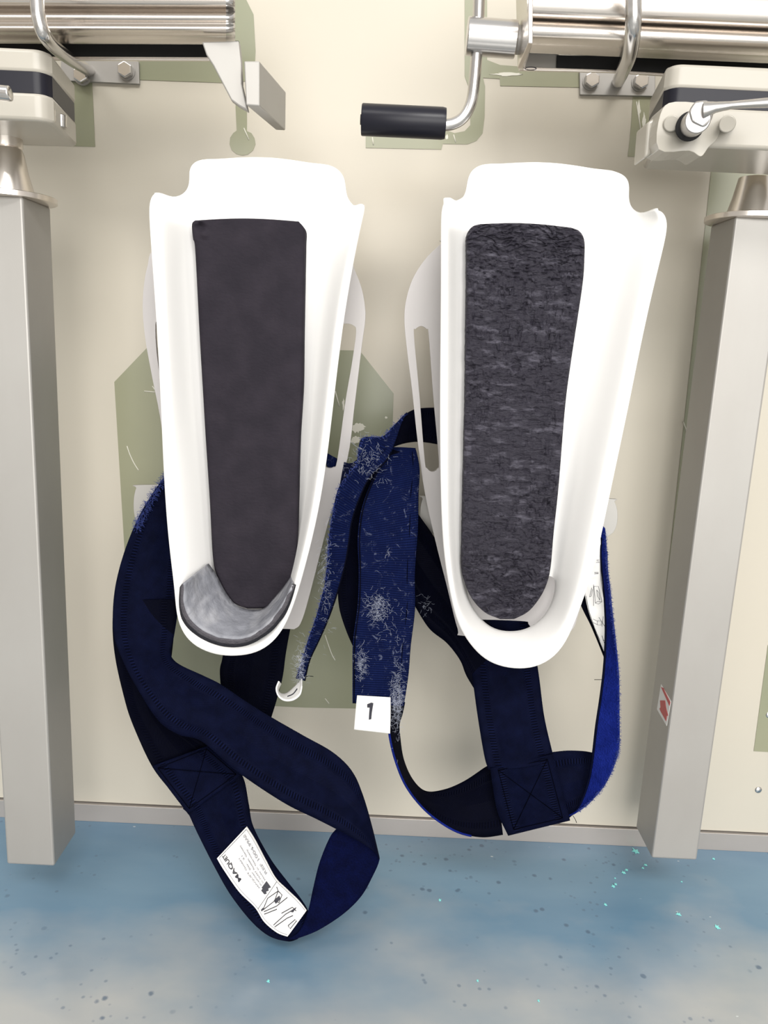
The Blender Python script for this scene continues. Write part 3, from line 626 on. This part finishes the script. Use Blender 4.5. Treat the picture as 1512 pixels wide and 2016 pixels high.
# care label
LBp = [(427, 1690, 486, 1627), (440, 1712, 502, 1652), (470, 1755, 522, 1690), (502, 1787, 543, 1728), (520, 1815, 565, 1750), (545, 1836, 588, 1772), (566, 1844, 604, 1792)]
def lab_d(x, y):
    best = None
    for i in range(0, 52):
        for k in range(0, 13):
            t = i/60; f = t*(rA4.n-1); a = int(min(f, rA4.n-2)); u = f-a
            p = [rA4.P[a][j]*(1-u)+rA4.P[a+1][j]*u for j in range(6)]; v = k/12
            X = p[0]*(1-v)+p[3]*v; Y = p[1]*(1-v)+p[4]*v; D_ = p[2]*(1-v)+p[5]*v
            q = (X-x)**2+(Y-y)**2
            if best is None or q < best[0]: best = (q, D_)
    return best[1]
Lp = [(a, b, lab_d(a, b)-0.0024, c, d, lab_d(c, d)-0.0024) for a, b, c, d in LBp]
lab, rL = ribbon('care_label', Lp, M['tag'], SL, t=0.0006)
def onlab(nm, rr, pts, off=0.0009, rad=0.00022, m=None, par=None): return tube(nm, [rr.at(t, v, off) for t, v in pts], rad, m or M['ink'], par, n=6, sm=1)
onlab('label_stitching', rL, [(0.03+0.94*k/30, 0.05) for k in range(31)], m=M['inkgrey'], par=lab)
onlab('label_stitching', rL, [(0.03+0.94*k/30, 0.95) for k in range(31)], m=M['inkgrey'], par=lab)
onlab('label_stitching', rL, [(0.03, 0.05), (0.03, 0.95)], par=lab)
onlab('label_stitching', rL, [(0.53, 0.04), (0.53, 0.96)], par=lab)
def text_on(name, txt, rr, t0, v0, size_t, size_v, m, par, off=0.0011):
    """lettering that reads from high t to low t, top towards v=0"""
    cu = bpy.data.curves.new(name, 'FONT'); cu.body = txt; cu.size = 1.0; cu.offset = 0.022
    to = bpy.data.objects.new(name, cu); C.objects.link(to); dg = bpy.context.evaluated_depsgraph_get()
    me = bpy.data.meshes.new_from_object(to.evaluated_get(dg)); bpy.data.objects.remove(to)
    xs = [v.co.x for v in me.vertices]; x1 = max(xs)
    for v in me.vertices:
        v.co = rr.at(t0-size_t*v.co.x/x1, v0-size_v*v.co.y, off)
    o = bpy.data.objects.new(name, me); C.objects.link(o); me.materials.append(m); o.parent = par; o.matrix_parent_inverse = par.matrix_world.inverted()
    solid(o, 0.0001); return o
text_on('lettering', 'MAQUET', rL, 0.30, 0.22, 0.25, 0.13, M['ink'], lab)
for i, (s, tl) in enumerate((('MAQUET GmbH', .25), ('Kehler Str. 31', .25), ('D-76437 Rastatt, Germany', .33), ('Made in Germany', .26))):
    text_on('lettering', s, rL, 0.44, 0.46+i*0.085, tl, 0.055, M['inkgrey'], lab)
text_on('lettering', 'REF 1004.99A0', rL, 0.42, 0.86, 0.36, 0.10, M['inkgrey'], lab)
def inked(rr, pts, par, off=0.0010, nm='factory_symbol'):
    bm = bmesh.new(); bm.faces.new([bm.verts.new(rr.at(t, v, off)) for t, v in pts]); o = obj(nm, bm, M['ink'], par); solid(o, 0.0001); return o
inked(rL, [(.46, .44), (.50, .44), (.515, .50), (.50, .54), (.515, .60), (.50, .64), (.515, .72), (.45, .72), (.45, .50), (.46, .50)], lab)
D1 = [[(.58, .15), (.63, .55), (.60, .80), (.56, .85)], [(.58, .15), (.55, .45), (.60, .80)], [(.63, .55), (.68, .60), (.66, .80), (.60, .80)], [(.60, .15), (.68, .50), (.72, .85)], [(.62, .12), (.70, .45)],
      [(.76, .10), (.80, .50), (.86, .80)], [(.78, .08), (.84, .45), (.88, .60)], [(.76, .45), (.82, .75), (.88, .75)], [(.90, .30), (.93, .55), (.96, .55), (.95, .25), (.90, .30)]]
for l in D1: onlab('instruction_drawing', rL, l, rad=0.00036, par=lab)
inked(rL, [(.62, .55), (.66, .52), (.67, .70), (.64, .74)], lab, nm='instruction_drawing'); inked(rL, [(.82, .62), (.86, .66), (.86, .84)], lab, nm='instruction_drawing'); inked(rL, [(.56, .10), (.58, .10), (.58, .17), (.565, .19)], lab, nm='instruction_drawing')
# herringbone tail coming through the left shell's slot
ribbon('webbing', [(632, 885, .741, 648, 930, .741), (668, 905, .741, 662, 975, .739), (690, 912, .725, 682, 972, .722), (706, 900, .712, 712, 950, .715), (712, 866, .705, 742, 905, .705), (722, 864, .703, 762, 880, .703)], M['hook'], SL)
fibres('fuzz', lambda: rA6.at(random.uniform(0.0, 0.13), random.uniform(0.0, 0.10), 0.0005), 420, 0.005, M['fuzz'], SL, r=0.00016)

SR = thing('fastening_strap', 'navy and bright blue strap looped round the worn-padded leg shell, tag reading 1', 'strap', U(1000, 1640, .70), 'straps threaded through the leg supports')
# inner dark band crossing behind the right slotted plate
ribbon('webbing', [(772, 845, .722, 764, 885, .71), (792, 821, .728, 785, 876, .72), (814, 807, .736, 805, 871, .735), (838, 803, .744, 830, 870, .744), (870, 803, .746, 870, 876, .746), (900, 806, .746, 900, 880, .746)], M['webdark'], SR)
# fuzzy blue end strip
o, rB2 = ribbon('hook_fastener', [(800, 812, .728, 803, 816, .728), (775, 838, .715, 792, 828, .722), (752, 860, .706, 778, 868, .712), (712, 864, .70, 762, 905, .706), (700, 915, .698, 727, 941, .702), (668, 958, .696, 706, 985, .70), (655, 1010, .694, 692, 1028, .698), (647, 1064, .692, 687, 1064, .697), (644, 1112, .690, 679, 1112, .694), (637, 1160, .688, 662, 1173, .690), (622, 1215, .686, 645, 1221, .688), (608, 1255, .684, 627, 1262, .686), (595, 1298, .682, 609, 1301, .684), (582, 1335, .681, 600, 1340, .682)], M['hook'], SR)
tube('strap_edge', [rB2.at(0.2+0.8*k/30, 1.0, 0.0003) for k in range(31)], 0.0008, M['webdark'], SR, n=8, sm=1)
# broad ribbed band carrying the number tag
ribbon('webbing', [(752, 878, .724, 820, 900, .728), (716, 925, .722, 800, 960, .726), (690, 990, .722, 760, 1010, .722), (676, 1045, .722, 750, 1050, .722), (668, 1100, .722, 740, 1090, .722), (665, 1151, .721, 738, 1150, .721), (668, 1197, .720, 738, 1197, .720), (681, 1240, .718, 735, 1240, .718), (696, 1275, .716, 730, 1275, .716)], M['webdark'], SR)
o, rB3 = ribbon('hook_fastener', [(768, 880, .728, 818, 882, .728), (735, 940, .717, 826, 922, .722), (712, 1000, .712, 824, 976, .716), (704, 1060, .708, 823, 1042, .712), (706, 1120, .706, 817, 1129, .708), (704, 1190, .704, 817, 1200, .706), (695, 1260, .702, 809, 1269, .702), (694, 1326, .70, 804, 1330, .70), (694, 1384, .698, 795, 1390, .698)], M['hook'], SR, nc=14, wave=0.0006)
# dark edge and seam lines along the broad band
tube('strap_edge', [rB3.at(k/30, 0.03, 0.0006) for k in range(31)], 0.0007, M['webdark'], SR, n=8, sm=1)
tube('strap_edge', [rB3.at(k/30, 0.86, 0.0004) for k in range(31)], 0.0004, M['thread'], SR, n=8, sm=1)
tag, rT = ribbon('number_tag', [(703, 1369, .6965, 769, 1373, .6965), (700, 1400, .6955, 769, 1405, .6965), (697, 1436, .6945, 768, 1444, .6955)], M['tag'], SR, t=0.001)
def tnum():
    pts = [(723, 1387), (731, 1384), (735, 1385), (732, 1404), (731, 1416), (726, 1417), (727, 1402), (728, 1393), (723, 1393)]
    plate('printed_number', pts, .6945, 0.0008, M['ink'], tag)
tnum()
# tag at the end of the thin strip, curled like a c
tc_, rC = ribbon('folded_tag', [(549, 1341, .672, 553, 1346, .69), (544, 1356, .666, 548, 1360, .69), (549, 1371, .664, 555, 1366, .69), (561, 1379, .663, 566, 1364, .688), (577, 1378, .663, 580, 1352, .686), (590, 1368, .664, 591, 1340, .684), (594, 1352, .667, 594, 1334, .683)], M['tag'], SR, t=0.0012)
tube('printed_number', [U(566, 1371, .6615), U(577, 1366, .6615), U(585, 1356, .6615)], 0.0006, M['ink'], tc_, n=6)
# strap running down right behind the shell
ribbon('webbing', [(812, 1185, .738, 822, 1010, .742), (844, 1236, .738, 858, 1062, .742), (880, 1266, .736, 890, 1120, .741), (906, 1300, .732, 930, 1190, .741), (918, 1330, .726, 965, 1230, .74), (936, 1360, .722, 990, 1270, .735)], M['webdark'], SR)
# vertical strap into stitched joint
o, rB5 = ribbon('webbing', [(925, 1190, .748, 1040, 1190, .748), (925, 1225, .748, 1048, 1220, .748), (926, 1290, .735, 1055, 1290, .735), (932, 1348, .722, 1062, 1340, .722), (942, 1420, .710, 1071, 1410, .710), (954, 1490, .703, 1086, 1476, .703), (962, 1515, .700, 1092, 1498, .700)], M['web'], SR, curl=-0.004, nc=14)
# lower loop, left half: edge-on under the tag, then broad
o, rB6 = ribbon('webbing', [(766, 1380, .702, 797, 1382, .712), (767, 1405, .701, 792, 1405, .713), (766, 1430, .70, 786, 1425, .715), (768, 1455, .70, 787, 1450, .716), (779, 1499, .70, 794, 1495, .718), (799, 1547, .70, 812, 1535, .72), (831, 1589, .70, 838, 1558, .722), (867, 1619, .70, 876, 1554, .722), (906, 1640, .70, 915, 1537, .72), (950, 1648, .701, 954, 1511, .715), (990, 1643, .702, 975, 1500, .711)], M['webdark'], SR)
tube('velvet_edge', [rB6.at(k/40*0.85, 0.0, 0.0006) for k in range(41)], 0.0011, M['loop'], SR, n=8, sm=1)
# right half and the velvet-faced return
ribbon('webbing', [(1110, 1618, .702, 1080, 1482, .712), (1130, 1602, .704, 1117, 1478, .716), (1148, 1588, .708, 1150, 1479, .722), (1162, 1560, .715, 1168, 1482, .728)], M['web'], SR)
o, rB8 = ribbon('velvet_lining', [(1186, 1035, .746, 1191, 1040, .744), (1183, 1076, .744, 1194, 1082, .738), (1184, 1104, .742, 1196, 1120, .732), (1188, 1148, .736, 1200, 1156, .724), (1191, 1182, .73, 1205, 1205, .716), (1193, 1240, .722, 1212, 1265, .706), (1190, 1309, .715, 1218, 1330, .70), (1183, 1370, .71, 1219, 1400, .694), (1174, 1430, .707, 1219, 1465, .69), (1167, 1490, .705, 1212, 1500, .69), (1158, 1540, .703, 1190, 1546, .69), (1140, 1588, .70, 1158, 1582, .692), (1120, 1606, .699, 1130, 1602, .694)], M['loop'], SR, nc=12)
tube('strap_edge', [rB8.at(0.05+0.93*k/40, 0.0, 0.0008) for k in range(41)], 0.0013, M['web'], SR, n=8, sm=1)
# stitched joint
o, rQ = ribbon('stitched_patch', [(965, 1512, .6985, 1088, 1484, .6985), (971, 1555, .698, 1100, 1530, .698), (980, 1600, .6975, 1112, 1575, .6975), (1000, 1644, .697, 1122, 1614, .697)], M['web'], SR, t=0.0026)
for pts in ([(0.08, 0.12), (0.92, 0.12)], [(0.08, 0.90), (0.92, 0.90)], [(0.08, 0.12), (0.08, 0.90)], [(0.92, 0.12), (0.92, 0.90)], [(0.08, 0.12), (0.92, 0.90)], [(0.08, 0.90), (0.92, 0.12)]):
    thr('stitching', rQ, pts, 0.0018, o)
# inside run with its own care label beside the right shell
ribbon('webbing', [(1120, 1120, .747, 1196, 1085, .746), (1142, 1188, .746, 1197, 1150, .744), (1164, 1234, .742, 1200, 1220, .740), (1189, 1294, .734, 1200, 1290, .732)], M['webdark'], SR)
lab2, rL2 = ribbon('care_label', [(1172, 1060, .743, 1182, 1055, .743), (1140, 1110, .743, 1184, 1105, .742), (1150, 1165, .742, 1188, 1150, .740), (1159, 1205, .740, 1192, 1190, .737), (1171, 1238, .737, 1193, 1230, .733), (1189, 1282, .731, 1194, 1280, .728)], M['tag'], SR, t=0.0006)
def pxline(pts, d, par, rad=0.0003, nm='instruction_drawing'): return tube(nm, [U(x, y, d) for x, y in pts], rad, M['ink'], par, n=6, sm=1)
def c5(l): return [(1100+x/5.76, 1000+y/5.76) for x, y in l]
for l in ([(400, 890), (450, 890), (490, 1065), (450, 1090), (415, 1080), (400, 890)], [(415, 1080), (440, 1060), (490, 1065)], [(430, 930), (455, 960), (465, 1045), (440, 1000), (430, 930)], [(375, 905), (350, 1010)], [(385, 920), (370, 1000), (350, 1010)],
          [(395, 870), (395, 1110)], [(440, 1280), (485, 1285), (480, 1330), (435, 1325), (440, 1280)], [(455, 1240), (520, 1340)], [(505, 1230), (490, 1345)], [(390, 1260), (440, 1285)], [(390, 1300), (440, 1325)], [(490, 1450), (520, 1540)], [(500, 1500), (520, 1500)],
          [(430, 590), (460, 590)], [(430, 600), (460, 610)], [(425, 620), (462, 620)], [(405, 730), (450, 730)], [(405, 750), (450, 745)], [(405, 740), (450, 738)],
          [(310, 1000), (345, 1180), (405, 1360), (510, 1600)], [(470, 480), (478, 800), (525, 1130)]):
    pxline(c5(l), .7265 if l[0][1] > 1200 else .7335, lab2, rad=0.00022)
# lint and loose threads
def blobpt(cx, cy, rx, ry, d): return lambda: U(cx+random.gauss(0, rx), cy+random.gauss(0, ry), d)
for i, (cx, cy, rx, ry, n, d) in enumerate(((742, 1195, 11, 15, 130, .701), (782, 1380, 6, 34, 260, .694), (711, 1310, 5, 17, 80, .698), (765, 1090, 3, 3, 6, .704), (770, 1230, 18, 30, 40, .701), (592, 1312, 6, 22, 110, .679), (640, 1150, 8, 60, 80, .687), (720, 905, 22, 22, 90, .698), (835, 1190, 8, 10, 18, .735))):
    fibres('lint', blobpt(cx, cy, rx, ry, d), int(n*1.5), 0.0048, M['lint'], SR, r=0.00005)
fibres('fuzz', lambda: rB8.at(random.uniform(0.02, 0.97), 1.0, 0.0005), 900, 0.0022, M['fuzz'], SR, r=0.00016)
fibres('fuzz', lambda: rB2.at(random.uniform(0.02, 0.97), random.choice((0.0, 0.02)), 0.0005), 500, 0.0028, M['fuzz'], SR, r=0.00016)
for l, d in (([(1170, 1338), (1186, 1338)], .70), ([(1128, 1606), (1133, 1614), (1135, 1620)], .695), ([(598, 1333), (608, 1331), (617, 1332)], .68)):
    tube('loose_thread', [U(x, y, d) for x, y in l], 0.0003, M['thread'], SR, n=6, sm=2)
